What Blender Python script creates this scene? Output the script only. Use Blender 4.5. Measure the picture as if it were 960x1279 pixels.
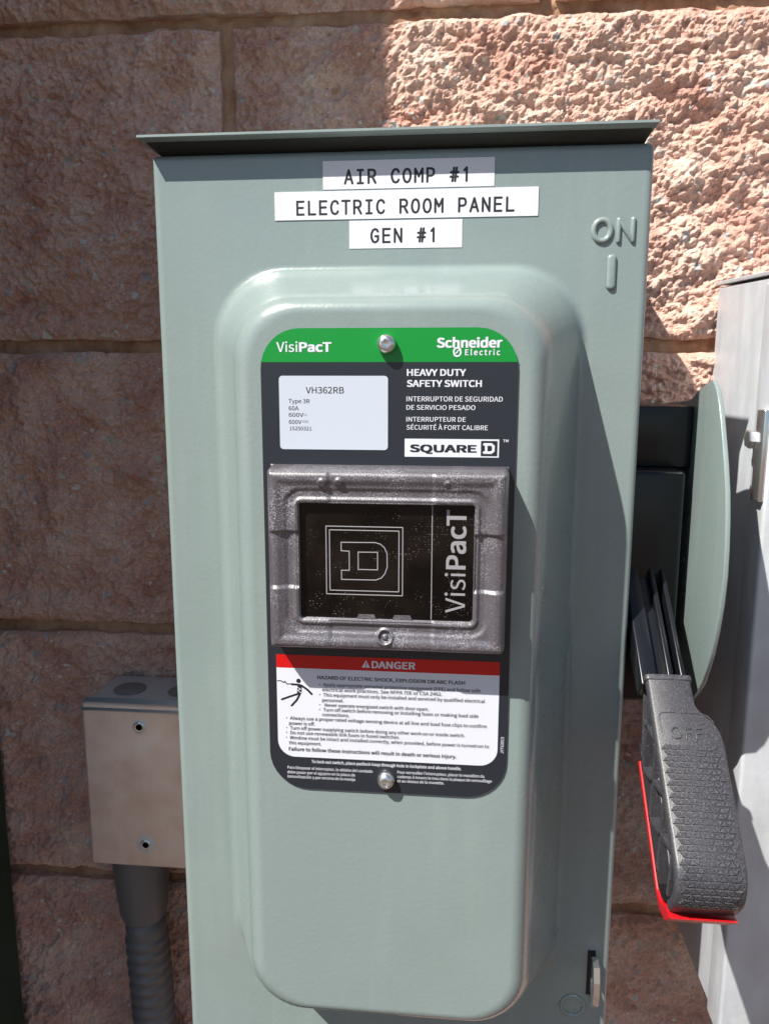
import bpy, math, random
import numpy as np
from mathutils import Vector, Matrix

random.seed(7)
for o in list(bpy.data.objects):
    bpy.data.objects.remove(o)
scene = bpy.context.scene
col = scene.collection

# ------------------------------------------------------------------ camera, sky, sun, exposure
# The world frame: wall face at y = 0, ground at z = 0, metres.
# Builders below speak millimetres (X to the right, D = distance out from the wall plane measured
# from the viewer's side as 520 - height over wall, Z = height over eye level 1.399 m).
EYE = 1.399
WALLD = 0.520


def W(x, d, z):
    return Vector((x / 1000.0, d / 1000.0 - WALLD, z / 1000.0 + EYE))


cam_d = bpy.data.cameras.new("camera")
cam = bpy.data.objects.new("camera", cam_d)
col.objects.link(cam)
cam.location = (0, -WALLD, EYE)
cam_d.sensor_fit = 'HORIZONTAL'
cam_d.sensor_width = 36.0
cam_d.lens = 36.0
cam_d.clip_start = 0.01
cam_d.clip_end = 500
pitch, yaw, roll = math.radians(9.6446), math.radians(5.5257), math.radians(0.0924)
fw = Vector((-math.sin(yaw) * math.cos(pitch), math.cos(yaw) * math.cos(pitch), -math.sin(pitch)))
rt = Vector((math.cos(yaw), math.sin(yaw), 0))
up = rt.cross(fw)
rt2 = rt * math.cos(roll) + up * math.sin(roll)
up2 = up * math.cos(roll) - rt * math.sin(roll)
cam.rotation_euler = Matrix((rt2, up2, -fw)).transposed().to_euler()
cam_d.dof.use_dof = True
cam_d.dof.focus_distance = 0.36
cam_d.dof.aperture_fstop = 45
scene.camera = cam

SUN = Vector((1.03, 1.0, -1.88)).normalized()      # way the light travels
world = bpy.data.worlds.new("World")
scene.world = world
world.use_nodes = True
wn = world.node_tree
bg = wn.nodes["Background"]
sky = wn.nodes.new("ShaderNodeTexSky")
sky.sky_type = 'NISHITA'
sky.sun_disc = False
sky.sun_elevation = math.asin(-SUN.z)
sky.sun_rotation = math.atan2(-SUN.x, -SUN.y)
sky.air_density = 1.0
sky.dust_density = 0.6
wn.links.new(sky.outputs[0], bg.inputs[0])
bg.inputs[1].default_value = 0.06
sl = bpy.data.lights.new("sun", 'SUN')
sl.energy = 5.0
sl.angle = math.radians(0.53)
sl.color = (1.0, 0.955, 0.88)
sun = bpy.data.objects.new("sun", sl)
sun.rotation_euler = SUN.to_track_quat('-Z', 'Y').to_euler()
sun.location = (-3, -3, 6)
col.objects.link(sun)
scene.view_settings.view_transform = 'Standard'
scene.view_settings.look = 'None'
scene.view_settings.exposure = 0.9
scene.view_settings.gamma = 1.0
scene.cycles.sample_clamp_indirect = 6.0
scene.cycles.max_bounces = 8

# ------------------------------------------------------------------ materials
MATS = {}


def mat(name, base, rough=0.5, metal=0.0, spec=0.5, coat=0.0, coat_rough=0.1):
    m = bpy.data.materials.new(name)
    m.use_nodes = True
    b = m.node_tree.nodes["Principled BSDF"]
    b.inputs["Base Color"].default_value = (*base, 1)
    b.inputs["Roughness"].default_value = rough
    b.inputs["Metallic"].default_value = metal
    b.inputs["Specular IOR Level"].default_value = spec
    b.inputs["Coat Weight"].default_value = coat
    b.inputs["Coat Roughness"].default_value = coat_rough
    MATS[name] = m
    return m


def N(m, t, **kw):
    n = m.node_tree.nodes.new(t)
    for k, v in kw.items():
        if isinstance(v, tuple) and k == 'inp':
            pass
        setattr(n, k, v)
    return n


def L(m, a, b):
    m.node_tree.links.new(a, b)


def coords(m, scale=(1, 1, 1)):
    tc = N(m, "ShaderNodeTexCoord")
    mp = N(m, "ShaderNodeMapping")
    mp.inputs["Scale"].default_value = scale
    L(m, tc.outputs["Object"], mp.inputs["Vector"])
    return mp.outputs["Vector"]


def noise(m, vec, scale, detail=3, rough=0.55):
    n = N(m, "ShaderNodeTexNoise")
    n.inputs["Scale"].default_value = scale
    n.inputs["Detail"].default_value = detail
    n.inputs["Roughness"].default_value = rough
    L(m, vec, n.inputs["Vector"])
    return n.outputs["Fac"]


def ramp(m, fac, stops):
    r = N(m, "ShaderNodeValToRGB")
    el = r.color_ramp.elements
    while len(el) < len(stops):
        el.new(0.5)
    for e, (p, c) in zip(el, stops):
        e.position = p
        e.color = (*c, 1) if len(c) == 3 else c
    L(m, fac, r.inputs[0])
    return r.outputs[0]


def mix(m, fac, a, b, blend='MIX'):
    x = N(m, "ShaderNodeMix", data_type='RGBA', blend_type=blend)
    for s, v in ((x.inputs[0], fac), (x.inputs[6], a), (x.inputs[7], b)):
        if isinstance(v, (int, float)):
            s.default_value = v
        elif isinstance(v, tuple):
            s.default_value = (*v, 1)
        else:
            L(m, v, s)
    return x.outputs[2]


def bump(m, h, dist, strength=1.0):
    b = N(m, "ShaderNodeBump")
    b.inputs["Distance"].default_value = dist
    b.inputs["Strength"].default_value = strength
    L(m, h, b.inputs["Height"])
    L(m, b.outputs[0], m.node_tree.nodes["Principled BSDF"].inputs["Normal"])
    return b


def P(m, name):
    return m.node_tree.nodes["Principled BSDF"].inputs[name]


# grey-green powder coat
m = mat("grey_paint", (0.235, 0.292, 0.280), 0.27, 0, 0.5, 0.45, 0.17)
v = coords(m)
c = ramp(m, noise(m, v, 9, 3), [(0.3, (0.196, 0.248, 0.242)), (0.7, (0.216, 0.268, 0.260))])
vo = N(m, "ShaderNodeTexVoronoi")
vo.inputs["Scale"].default_value = 60
L(m, v, vo.inputs["Vector"])
spk = ramp(m, vo.outputs["Distance"], [(0.018, (1, 1, 1)), (0.03, (0, 0, 0))])
gate = ramp(m, noise(m, v, 23, 1), [(0.60, (0, 0, 0)), (0.63, (1, 1, 1))])
sp = mix(m, 1.0, spk, gate, 'MULTIPLY')
vs = coords(m, (1, 1, 0.07))
c = mix(m, ramp(m, noise(m, vs, 70, 4, 0.6), [(0.50, (0, 0, 0)), (0.80, (0.30,) * 3)]), c, (0.30, 0.335, 0.325))
c = mix(m, ramp(m, noise(m, v, 14, 5, 0.6), [(0.52, (0, 0, 0)), (0.85, (0.35,) * 3)]), c, (0.17, 0.20, 0.19))
L(m, mix(m, sp, c, (0.12, 0.13, 0.12)), P(m, "Base Color"))
L(m, ramp(m, noise(m, v, 40, 4), [(0.3, (0.22,) * 3), (0.75, (0.38,) * 3)]), P(m, "Roughness"))
bump(m, noise(m, v, 500, 3), 0.00008)

mat("black_plate", (0.016, 0.020, 0.028), 0.32)
mat("shadow_brown", (0.030, 0.027, 0.022), 0.5)  # near-black brown that paints the shade under the hood
mat("dark_gap", (0.01, 0.01, 0.012), 0.6)
mat("green_print", (0.0, 0.22, 0.028), 0.4)
mat("red_print", (0.50, 0.004, 0.004), 0.35)
mat("white_print", (0.61, 0.63, 0.69), 0.5)
mat("sticker_white", (0.48, 0.53, 0.61), 0.35)
mat("ink_black", (0.012, 0.013, 0.016), 0.45)
mat("ink_grey", (0.018, 0.018, 0.022), 0.6)
mat("ink_light", (0.27, 0.265, 0.28), 0.6)
m = mat("tape_white", (0.65, 0.66, 0.71), 0.42)
v = coords(m, (1, 1, 1))
bump(m, noise(m, v, 55, 4, 0.6), 0.0007)
mat("red_plastic", (0.42, 0.005, 0.009), 0.42)

m = mat("black_plastic", (0.035, 0.035, 0.038), 0.42, 0, 0.55)
v = coords(m)
L(m, ramp(m, noise(m, v, 2200, 2), [(0.35, (0.024, 0.021, 0.025)), (0.58, (0.048, 0.049, 0.056)), (0.74, (0.15, 0.15, 0.17))]), P(m, "Base Color"))
bump(m, noise(m, v, 1800, 2), 0.00012, 0.8)
mat("matt_black", (0.008, 0.008, 0.009), 0.45, 0, 0.3)
mat("smooth_black", (0.007, 0.008, 0.011), 0.24, 0, 0.35)

m = mat("galvanised", (0.55, 0.57, 0.60), 0.5, 0.25)
v = coords(m, (1, 1, 0.3))
v2 = coords(m)
a = noise(m, v, 90, 5, 0.6)
b = noise(m, v2, 25, 4)
cc = ramp(m, a, [(0.3, (0.50, 0.53, 0.58)), (0.55, (0.57, 0.60, 0.64)), (0.8, (0.62, 0.65, 0.68))])
cc = mix(m, ramp(m, b, [(0.45, (0, 0, 0)), (0.75, (0.6,) * 3)]), cc, (0.42, 0.43, 0.43))
L(m, cc, P(m, "Base Color"))
L(m, ramp(m, a, [(0.3, (0.42,) * 3), (0.8, (0.62,) * 3)]), P(m, "Roughness"))
bump(m, noise(m, v2, 260, 3), 0.00012)

m = mat("zinc_steel", (0.62, 0.60, 0.56), 0.36, 0.25)
v = coords(m, (1, 1, 0.1))
v2 = coords(m)
L(m, ramp(m, noise(m, v2, 45, 5), [(0.3, (0.72, 0.53, 0.43)), (0.6, (0.84, 0.67, 0.57)), (0.8, (0.86, 0.77, 0.70))]), P(m, "Base Color"))
L(m, ramp(m, noise(m, v, 300, 3), [(0.3, (0.36,) * 3), (0.7, (0.52,) * 3)]), P(m, "Roughness"))
bump(m, noise(m, v, 500, 3), 0.00012)
mat("zinc_bright", (0.72, 0.72, 0.72), 0.25, 0.95)
mat("knockout_steel", (0.24, 0.26, 0.25), 0.5, 0.3)
mat("box_steel", (0.58, 0.60, 0.62), 0.45, 0.3)
m = mat("conduit_grey", (0.125, 0.124, 0.130), 0.42)
bump(m, noise(m, coords(m), 300, 3), 0.0002)
mat("cabinet_green", (0.012, 0.040, 0.022), 0.4)

# smoky textured polycarbonate
m = mat("smoky_plastic", (0.075, 0.070, 0.076), 0.40, 0, 0.8, 0.5, 0.26)
v = coords(m)
g1 = noise(m, v, 1500, 2, 0.7)
glint = ramp(m, noise(m, v, 55, 3, 0.5), [(0.46, (0, 0, 0)), (0.66, (1, 1, 1))])
gr = ramp(m, g1, [(0.50, (0, 0, 0)), (0.62, (1, 1, 1))])
bc = ramp(m, g1, [(0.30, (0.060, 0.053, 0.062)), (0.6, (0.090, 0.081, 0.094)), (0.80, (0.21, 0.20, 0.22))])
L(m, mix(m, mix(m, 1.0, glint, gr, 'MULTIPLY'), bc, (0.30, 0.29, 0.32)), P(m, "Base Color"))  # pale specks mixed into the colour imitate sparkle on the frame
bump(m, g1, 0.00018, 1.0)
m = mat("dark_pane", (0.010, 0.008, 0.007), 0.08, 0, 0.3)
v = coords(m)
flat = N(m, "ShaderNodeMapping")
flat.inputs["Rotation"].default_value = (math.pi / 2, 0, 0)
L(m, v, flat.inputs["Vector"])
v = flat.outputs["Vector"]
vo = N(m, "ShaderNodeTexVoronoi")
vo.voronoi_dimensions = '2D'
vo.inputs["Scale"].default_value = 900
L(m, v, vo.inputs["Vector"])
spk = ramp(m, vo.outputs["Distance"], [(0.08, (1, 1, 1)), (0.20, (0, 0, 0))])
gate = ramp(m, noise(m, v, 75, 4, 0.7), [(0.50, (0, 0, 0)), (0.68, (1, 1, 1))])
rnd = ramp(m, vo.outputs["Color"], [(0.50, (0, 0, 0)), (0.9, (1, 1, 1))])
f = mix(m, 1.0, mix(m, 1.0, spk, gate, 'MULTIPLY'), rnd, 'MULTIPLY')
smudge = ramp(m, noise(m, v, 30, 3), [(0.45, (0.002, 0.0015, 0.0015)), (0.8, (0.016, 0.011, 0.009))])
L(m, mix(m, f, smudge, (0.38, 0.35, 0.31)), P(m, "Base Color"))
L(m, ramp(m, noise(m, v, 40, 3), [(0.4, (0.06,) * 3), (0.8, (0.30,) * 3)]), P(m, "Roughness"))

# split-face concrete block
m = mat("split_block", (0.4, 0.25, 0.2), 0.9, 0, 0.25)
v = coords(m)
base = ramp(m, noise(m, v, 26, 6, 0.62), [(0.30, (0.50, 0.26, 0.205)), (0.46, (0.64, 0.405, 0.325)), (0.60, (0.72, 0.52, 0.43)), (0.80, (0.80, 0.66, 0.55))])
speck = ramp(m, noise(m, v, 640, 4, 0.8), [(0.28, (0.62, 0.55, 0.55)), (0.44, (1.05, 1.04, 1.04)), (0.66, (1.35, 1.33, 1.30))])
cc = mix(m, 1.0, base, speck, 'MULTIPLY')
for sc, thr, tint_lo in ((120.0, 0.90, 0.50), (230.0, 0.86, 0.45)):
    warp = N(m, "ShaderNodeTexNoise")
    warp.inputs["Scale"].default_value = sc * 2.2
    L(m, v, warp.inputs["Vector"])
    add = N(m, "ShaderNodeVectorMath", operation='MULTIPLY_ADD')
    add.inputs[1].default_value = (0.6 / sc,) * 3
    L(m, warp.outputs["Color"], add.inputs[0])
    L(m, v, add.inputs[2])
    vo = N(m, "ShaderNodeTexVoronoi")
    vo.inputs["Scale"].default_value = sc
    L(m, add.outputs[0], vo.inputs["Vector"])
    sepc = N(m, "ShaderNodeSeparateColor")
    L(m, vo.outputs["Color"], sepc.inputs[0])
    sel = ramp(m, sepc.outputs[0], [(thr, (0, 0, 0)), (thr + 0.01, (1, 1, 1))])
    near = ramp(m, vo.outputs["Distance"], [(0.30, (1, 1, 1)), (0.37, (0, 0, 0))])
    tint = ramp(m, sepc.outputs[1], [(0.0, (tint_lo, tint_lo * 0.96, tint_lo)), (0.5, (0.62, 0.58, 0.52)), (1.0, (0.86, 0.84, 0.80))])
    cc = mix(m, mix(m, 1.0, sel, near, 'MULTIPLY'), cc, tint)
L(m, cc, P(m, "Base Color"))
bump(m, noise(m, v, 1200, 5, 0.8), 0.0013, 1.0)

m = mat("mortar_tan", (0.42, 0.28, 0.15), 0.95, 0, 0.2)
v = coords(m)
L(m, ramp(m, noise(m, v, 60, 6, 0.6), [(0.3, (0.30, 0.165, 0.10)), (0.55, (0.46, 0.29, 0.185)), (0.8, (0.58, 0.42, 0.28))]), P(m, "Base Color"))
bump(m, noise(m, v, 600, 4, 0.7), 0.001, 1.0)

m = mat("dry_ground", (0.3, 0.24, 0.18), 0.95, 0, 0.2)
v = coords(m)
L(m, ramp(m, noise(m, v, 1.3, 8, 0.65), [(0.3, (0.085, 0.056, 0.042)), (0.6, (0.125, 0.086, 0.066)), (0.8, (0.165, 0.120, 0.095))]), P(m, "Base Color"))
bump(m, noise(m, v, 60, 5, 0.7), 0.01, 0.8)

# ------------------------------------------------------------------ mesh helpers


def root_pos(o):
    p = Vector((0, 0, 0))
    while o is not None:
        p += o.location
        o = o.parent
    return p


def link(name, me, material, parent=None, loc=None, smooth=False):
    """me holds world coordinates; origin goes to loc (a world point) or the parent's origin"""
    base = root_pos(parent) if parent else Vector((0, 0, 0))
    org = Vector(loc) if loc is not None else base
    me.transform(Matrix.Translation(-org))
    o = bpy.data.objects.new(name, me)
    col.objects.link(o)
    if parent:
        o.parent = parent
    o.location = org - base
    if material:
        me.materials.clear()
        me.materials.append(MATS[material])
    if smooth:
        me.shade_smooth()
    return o


class MB:
    def __init__(self):
        self.v, self.f = [], []

    def add(self, vs, fs):
        n = len(self.v)
        self.v += [tuple(p) for p in vs]
        self.f += [tuple(i + n for i in f) for f in fs]
        return self

    def box(self, x0, x1, d0, d1, z0, z1):
        p = [W(x, d, z) for z in (z0, z1) for d in (d0, d1) for x in (x0, x1)]
        return self.add(p, [(0, 2, 3, 1), (4, 5, 7, 6), (0, 1, 5, 4), (2, 6, 7, 3), (0, 4, 6, 2), (1, 3, 7, 5)])

    def loft(self, rings, closed=True, caps=True):
        """rings: lists of world points, same length"""
        n = len(rings[0])
        vs = [p for r in rings for p in r]
        fs = []
        for i in range(len(rings) - 1):
            for j in range(n if closed else n - 1):
                k = (j + 1) % n
                fs.append((i * n + j, i * n + k, (i + 1) * n + k, (i + 1) * n + j))
        if caps:
            fs.append(tuple(reversed(range(n))))
            fs.append(tuple((len(rings) - 1) * n + j for j in range(n)))
        return self.add(vs, fs)

    def prism(self, pts, fn, a, b, ch=0.0):
        """pts polygon in 2D; fn(p, q, t) -> world; extruded t from a to b"""
        if ch:
            cx = sum(p[0] for p in pts) / len(pts)
            cy = sum(p[1] for p in pts) / len(pts)
            s = 1 if b > a else -1

            def sh(p):
                l = math.hypot(p[0] - cx, p[1] - cy) or 1
                return (p[0] - (p[0] - cx) / l * ch, p[1] - (p[1] - cy) / l * ch)
            rings = [[fn(*sh(p), a) for p in pts], [fn(*p, a + s * ch) for p in pts],
                     [fn(*p, b - s * ch) for p in pts], [fn(*sh(p), b) for p in pts]]
        else:
            rings = [[fn(*p, a) for p in pts], [fn(*p, b) for p in pts]]
        return self.loft(rings)

    def tube2d(self, pts, fn, w, h, t0=0.0, closed=False, seg=8):
        """raised line of width w and height h over surface t0; fn(p, q, t) world, t rises off the surface"""
        r = w / 2
        P2 = [Vector(p) for p in pts]
        n = len(P2)
        rings = []

        def ring(c, nrm, k):
            out = []
            for j in range(seg):
                a = 2 * math.pi * j / seg
                q = c + nrm * (math.cos(a) * r * k)
                out.append(fn(q.x, q.y, t0 + math.sin(a) * h * k))
            return out
        def dirv(i):
            if closed:
                a, b, c = P2[i - 1], P2[i], P2[(i + 1) % n]
            else:
                a, b, c = P2[max(i - 1, 0)], P2[i], P2[min(i + 1, n - 1)]
            d1 = (b - a).normalized() if (b - a).length > 1e-9 else None
            d2 = (c - b).normalized() if (c - b).length > 1e-9 else None
            if d1 is None:
                d1 = d2
            if d2 is None:
                d2 = d1
            d = (d1 + d2)
            d = d.normalized() if d.length > 1e-6 else d1
            kk = min(1.0 / max(d.dot(d1), 0.35), 2.2)
            return d, kk
        for i in range(n):
            d, kk = dirv(i)
            nr = Vector((-d.y, d.x))
            if not closed and i == 0:
                for a in (80, 50, 22):
                    ra = math.radians(a)
                    rings.append(ring(P2[0] - d * r * math.sin(ra), nr, math.cos(ra)))
            rings.append(ring(P2[i], nr * kk, 1.0) if kk < 1.01 else [fn(*(P2[i] + nr * (math.cos(2 * math.pi * j / seg) * r * kk)), t0 + math.sin(2 * math.pi * j / seg) * h) for j in range(seg)])
            if not closed and i == n - 1:
                for a in (22, 50, 80):
                    ra = math.radians(a)
                    rings.append(ring(P2[-1] + d * r * math.sin(ra), nr, math.cos(ra)))
        if closed:
            rings.append(rings[0])
            return self.loft(rings, True, False)
        return self.loft(rings)

    def lathe(self, prof, org, ax, seg=24, lobes=None):
        """prof list of (radius, along); org world, ax world unit axis; millimetres"""
        ax = Vector(ax).normalized()
        u = ax.orthogonal().normalized()
        w = ax.cross(u)
        rings = []
        for k, (r, t) in enumerate(prof):
            ring = []
            for j in range(seg):
                a = 2 * math.pi * j / seg
                rr = r
                if lobes and k in lobes:
                    rr = r * (1 + 0.16 * math.cos(6 * a))
                ring.append(org + (u * math.cos(a) * rr + w * math.sin(a) * rr + ax * t) / 1000)
            rings.append(ring)
        return self.loft(rings)

    def build(self, name, material, parent=None, loc=None, smooth=False, bevel=0, angle=None):
        me = bpy.data.meshes.new(name)
        me.from_pydata(self.v, [], self.f)
        import bmesh
        bm = bmesh.new()
        bm.from_mesh(me)
        bmesh.ops.recalc_face_normals(bm, faces=bm.faces)
        if bevel:
            es = [e for e in bm.edges if len(e.link_faces) == 2 and e.calc_face_angle(0) > math.radians(30)]
            bmesh.ops.bevel(bm, geom=es, offset=bevel / 1000, segments=3, profile=0.5, affect='EDGES', clamp_overlap=True)
        if angle is not None:
            for f in bm.faces:
                f.smooth = True
            for e in bm.edges:
                if len(e.link_faces) == 2 and e.calc_face_angle(0) > math.radians(angle):
                    e.smooth = False
        bm.to_mesh(me)
        bm.free()
        return link(name, me, material, parent, loc, smooth)


def front(D, k=1.0):
    """map drawing on a surface facing the viewer at distance D (mm): (x, z, t) -> world"""
    return lambda x, z, t: W(x * k, D - t, z * k)


def thing(name, label, cat, loc, group=None):
    o = bpy.data.objects.new(name, None)
    col.objects.link(o)
    o.empty_display_size = 0.05
    o.location = loc
    o["label"] = label
    o["category"] = cat
    if group:
        o["group"] = group
    return o


def rrect(x0, x1, z0, z1, r, n=6):
    pts = []
    rs = r if isinstance(r, (tuple, list)) else (r,) * 4
    for (cx, cz, a0, rr) in ((x1, z1, 0, rs[0]), (x0, z1, 90, rs[1]), (x0, z0, 180, rs[2]), (x1, z0, 270, rs[3])):
        sx = -1 if cx == x1 else 1
        sz = -1 if cz == z1 else 1
        for k in range(n + 1):
            a = math.radians(a0 + 90 * k / n)
            pts.append((cx + sx * rr + rr * math.cos(a), cz + sz * rr + rr * math.sin(a)))
    return pts


def circ(cx, cz, r, n=20, rz=None):
    return [(cx + r * math.cos(2 * math.pi * k / n), cz + (rz or r) * math.sin(2 * math.pi * k / n)) for k in range(n)]


# text -------------------------------------------------------------
_cap = None


try:      # the sans-serif that ships with Blender; its built-in font otherwise
    SANS = bpy.data.fonts.load(bpy.utils.system_resource('DATAFILES') + "/fonts/Noto Sans CJK Regular.woff2")
except Exception:
    SANS = None


def text_verts(s, bold, res=3):
    cu = bpy.data.curves.new("lettering", 'FONT')
    if SANS:
        cu.font = SANS
    cu.body = s
    cu.size = 1.0
    cu.resolution_u = res
    o = bpy.data.objects.new("lettering", cu)
    col.objects.link(o)
    bpy.context.view_layer.update()
    dg = bpy.context.evaluated_depsgraph_get()
    me = bpy.data.meshes.new_from_object(o.evaluated_get(dg))
    bpy.data.objects.remove(o)
    bpy.data.curves.remove(cu)
    return me


def text_cap():
    global _cap
    if _cap is None:
        me = text_verts("H", 0)
        co = [v.co.y for v in me.vertices]
        _cap = max(co) - min(co)
        bpy.data.meshes.remove(me)
    return _cap


def lettering(s, x, z, w, cap, bold, material, parent, D, rot=0, spaced=0, name="lettering"):
    if spaced:
        pass
    me = text_verts(s, bold, 4 if cap < 2.5 else 6)
    # heavier weights: the same outlines laid over each other a hair apart
    wgt = (0.020 if cap < 2.0 else (0.0 if cap > 6 else 0.022), 0.045 if cap < 2.0 else (0.05 if cap > 6 else 0.066), 0.088)[bold] * text_cap() / 0.72
    if wgt:
        import bmesh
        bm = bmesh.new()
        bm.from_mesh(me)
        nv0 = len(bm.verts)
        shifts = [(1, 0), (0, .7), (1, .7), (.5, .35)] if True else []
        for q, (sx, sy) in enumerate(shifts):
            g = bmesh.ops.duplicate(bm, geom=bm.verts[:nv0] + bm.edges[:] [:len(me.edges)] + bm.faces[:] [:len(me.polygons)])
            for vt in [e for e in g["geom"] if isinstance(e, bmesh.types.BMVert)]:
                vt.co.x += sx * wgt
                vt.co.y += sy * wgt
                vt.co.z += 0.004 * (q + 1)
            bm.verts.ensure_lookup_table()
        bm.to_mesh(me)
        bm.free()
    xs = [v.co.x for v in me.vertices]
    x0, x1 = min(xs), max(xs)
    c = text_cap() + wgt * 0.7
    for vt in me.vertices:
        a = (vt.co.x - x0) / (x1 - x0) * w
        b = vt.co.y / c * cap
        if rot:
            a, b = -b, a
        vt.co = W((x + a) * PK, D - vt.co.z, (z + b) * PK)
    return link(name, me, material, parent)


G = lambda d, z, t: W(t, d, z)      # profile seen from the side, extruded along the wall

# ------------------------------------------------------------------ ground
gm = bpy.data.meshes.new("ground")
gm.from_pydata([(-150, -150, 0), (150, -150, 0), (150, 150, 0), (-150, 150, 0)], [], [(0, 1, 2, 3)])
go = link("ground", gm, "dry_ground")
go["kind"] = "structure"

# ------------------------------------------------------------------ the split-face block wall


def hash2(ix, iz, k):
    h = (ix.astype(np.int64) * 374761393 + iz.astype(np.int64) * 668265263 + k * 2147483647) & 0xFFFFFFFF
    h = ((h ^ (h >> 13)) * 1274126177) & 0xFFFFFFFF
    h = (h ^ (h >> 16)) & 0xFFFFFFFF
    h = (h * 2246822519) & 0xFFFFFFFF
    h = h ^ (h >> 15)
    return (h & 0xFFFFFF) / float(0xFFFFFF)


def vnoise(x, z, k):
    ix, iz = np.floor(x).astype(np.int64), np.floor(z).astype(np.int64)
    fx, fz = x - ix, z - iz
    fx, fz = fx * fx * (3 - 2 * fx), fz * fz * (3 - 2 * fz)
    a, b = hash2(ix, iz, k), hash2(ix + 1, iz, k)
    c, d = hash2(ix, iz + 1, k), hash2(ix + 1, iz + 1, k)
    return (a + (b - a) * fx) * (1 - fz) + (c + (d - c) * fx) * fz - 0.5


def fbm(x, z, k, o=4):
    s, a = 0, 1.0
    for i in range(o):
        s = s + a * vnoise(x * 2.03 ** i + 17.3 * i, z * 2.03 ** i - 9.1 * i, k + i)
        a *= 0.52
    return s


def lumps(x, z, k):
    """rounded grains: 1 on top of a grain, 0 in the seams; each grain with its own height"""
    ix, iz = np.floor(x).astype(np.int64), np.floor(z).astype(np.int64)
    best = np.full(x.shape, -9.0)
    for dx in (-1, 0, 1):
        for dz in (-1, 0, 1):
            cx, cz = ix + dx, iz + dz
            px, pz = cx + hash2(cx, cz, k), cz + hash2(cx, cz, k + 1)
            r = 0.45 + 0.5 * hash2(cx, cz, k + 2)
            h = r * (0.55 + 0.45 * hash2(cx, cz, k + 3)) * (1 - ((x - px) ** 2 + (z - pz) ** 2) / r ** 2)
            best = np.maximum(best, h)
    return np.maximum(best, -0.15)


def relief(x, z):
    """height out of the wall in metres for world x, z"""
    wx = x + 0.004 * fbm(x / 0.012, z / 0.012, 91, 2)
    wz = z + 0.004 * fbm(x / 0.012, z / 0.012, 95, 2)
    h = 0.0080 * fbm(wx / 0.060, wz / 0.050, 3, 4)
    h += 0.0060 * fbm(wx / 0.017, wz / 0.012, 11, 4)
    h += 0.0016 * (lumps(wx / 0.0075, wz / 0.0070, 21) - 0.3)
    h += 0.0020 * (lumps(wx / 0.0036, wz / 0.0033, 31) - 0.3)
    h += 0.0028 * fbm(x / 0.0030, z / 0.0027, 41, 3)
    return h


def grid_mesh(X, Y, Z):
    nz, nx = X.shape
    me = bpy.data.meshes.new("block")
    me.vertices.add(nx * nz)
    co = np.stack([X, Y, Z], -1).reshape(-1).astype(np.float32)
    me.vertices.foreach_set("co", co)
    i = np.arange(nx * nz).reshape(nz, nx)
    q = np.stack([i[:-1, :-1], i[:-1, 1:], i[1:, 1:], i[1:, :-1]], -1).reshape(-1, 4)
    me.loops.add(q.size)
    me.polygons.add(len(q))
    me.loops.foreach_set("vertex_index", q.reshape(-1).astype(np.int32))
    me.polygons.foreach_set("loop_start", (np.arange(len(q)) * 4).astype(np.int32))
    me.update(calc_edges=True)
    me.shade_smooth()
    return me


def block_mesh(x0, x1, z0, z1, step):
    nx, nz = max(int((x1 - x0) / step), 4), max(int((z1 - z0) / step), 4)
    xs = np.concatenate([[x0, x0], np.linspace(x0, x1, nx + 1), [x1, x1]])
    zs = np.concatenate([[z0, z0], np.linspace(z0, z1, nz + 1), [z1, z1]])
    X, Z = np.meshgrid(xs, zs)
    e = np.minimum(np.minimum(X - x0, x1 - X), np.minimum(Z - z0, z1 - Z))
    H = relief(X, Z)
    wv = 1 + 0.9 * fbm(X / 0.02, Z / 0.02, 71, 2)
    edge = np.exp(-(e / (0.0035 * np.maximum(wv, 0.3))) ** 1.2)
    H = H * (1 - 0.5 * edge) - 0.004 * edge
    Y = -H
    jit = fbm(X / 0.015, Z / 0.015, 81, 3) * 0.0022 * (e < 0.004)
    Z2 = Z + jit
    X2 = X + fbm(X / 0.014, Z / 0.017, 85, 3) * 0.0022 * (e < 0.004)
    Y[0, :] = Y[-1, :] = 0.03
    Y[:, 0] = Y[:, -1] = 0.03
    return grid_mesh(X2, Y, Z2)


COURSE = 0.2032
PITCH = 0.4064
wall = thing("block_wall", "pink split-face concrete block wall behind the grey switch box", "wall", (0, 0, 0))
XJ = -0.1535
for r in range(13):
    zb = r * COURSE
    off = XJ + (0 if r % 2 == 1 else PITCH / 2)
    # the course that starts at eye level carries the joint at XJ
    for k in range(-4, 5):
        x0 = off + k * PITCH + 0.0045
        x1 = x0 + PITCH - 0.009
        z0, z1 = zb + 0.0045, zb + COURSE - 0.0045
        inview = x1 > -0.37 and x0 < 0.24 and z1 > EYE - 0.60 and z0 < EYE + 0.27
        if inview:
            me = block_mesh(x0, x1, z0, z1, 0.0011)
            me.shade_flat()
        else:
            me = block_mesh(x0, x1, z0, z1, 0.008)
        link("block", me, "split_block", wall)
xs = np.concatenate([np.arange(-1.9, -0.38, 0.02), np.arange(-0.38, 0.26, 0.0016), np.arange(0.26, 1.9, 0.02)])
zs = np.concatenate([np.arange(0.0, EYE - 0.45, 0.02), np.arange(EYE - 0.45, EYE + 0.28, 0.0016), np.arange(EYE + 0.28, 13 * COURSE, 0.02)])
X, Z = np.meshgrid(xs, zs)
Y = 0.0088 - 0.0022 * fbm(X / 0.02, Z / 0.02, 51, 3) - 0.0022 * fbm(X / 0.0045, Z / 0.0045, 61, 3)
me = grid_mesh(X, Y, Z)
link("mortar", me, "mortar_tan", wall)
mb = MB()
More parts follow.
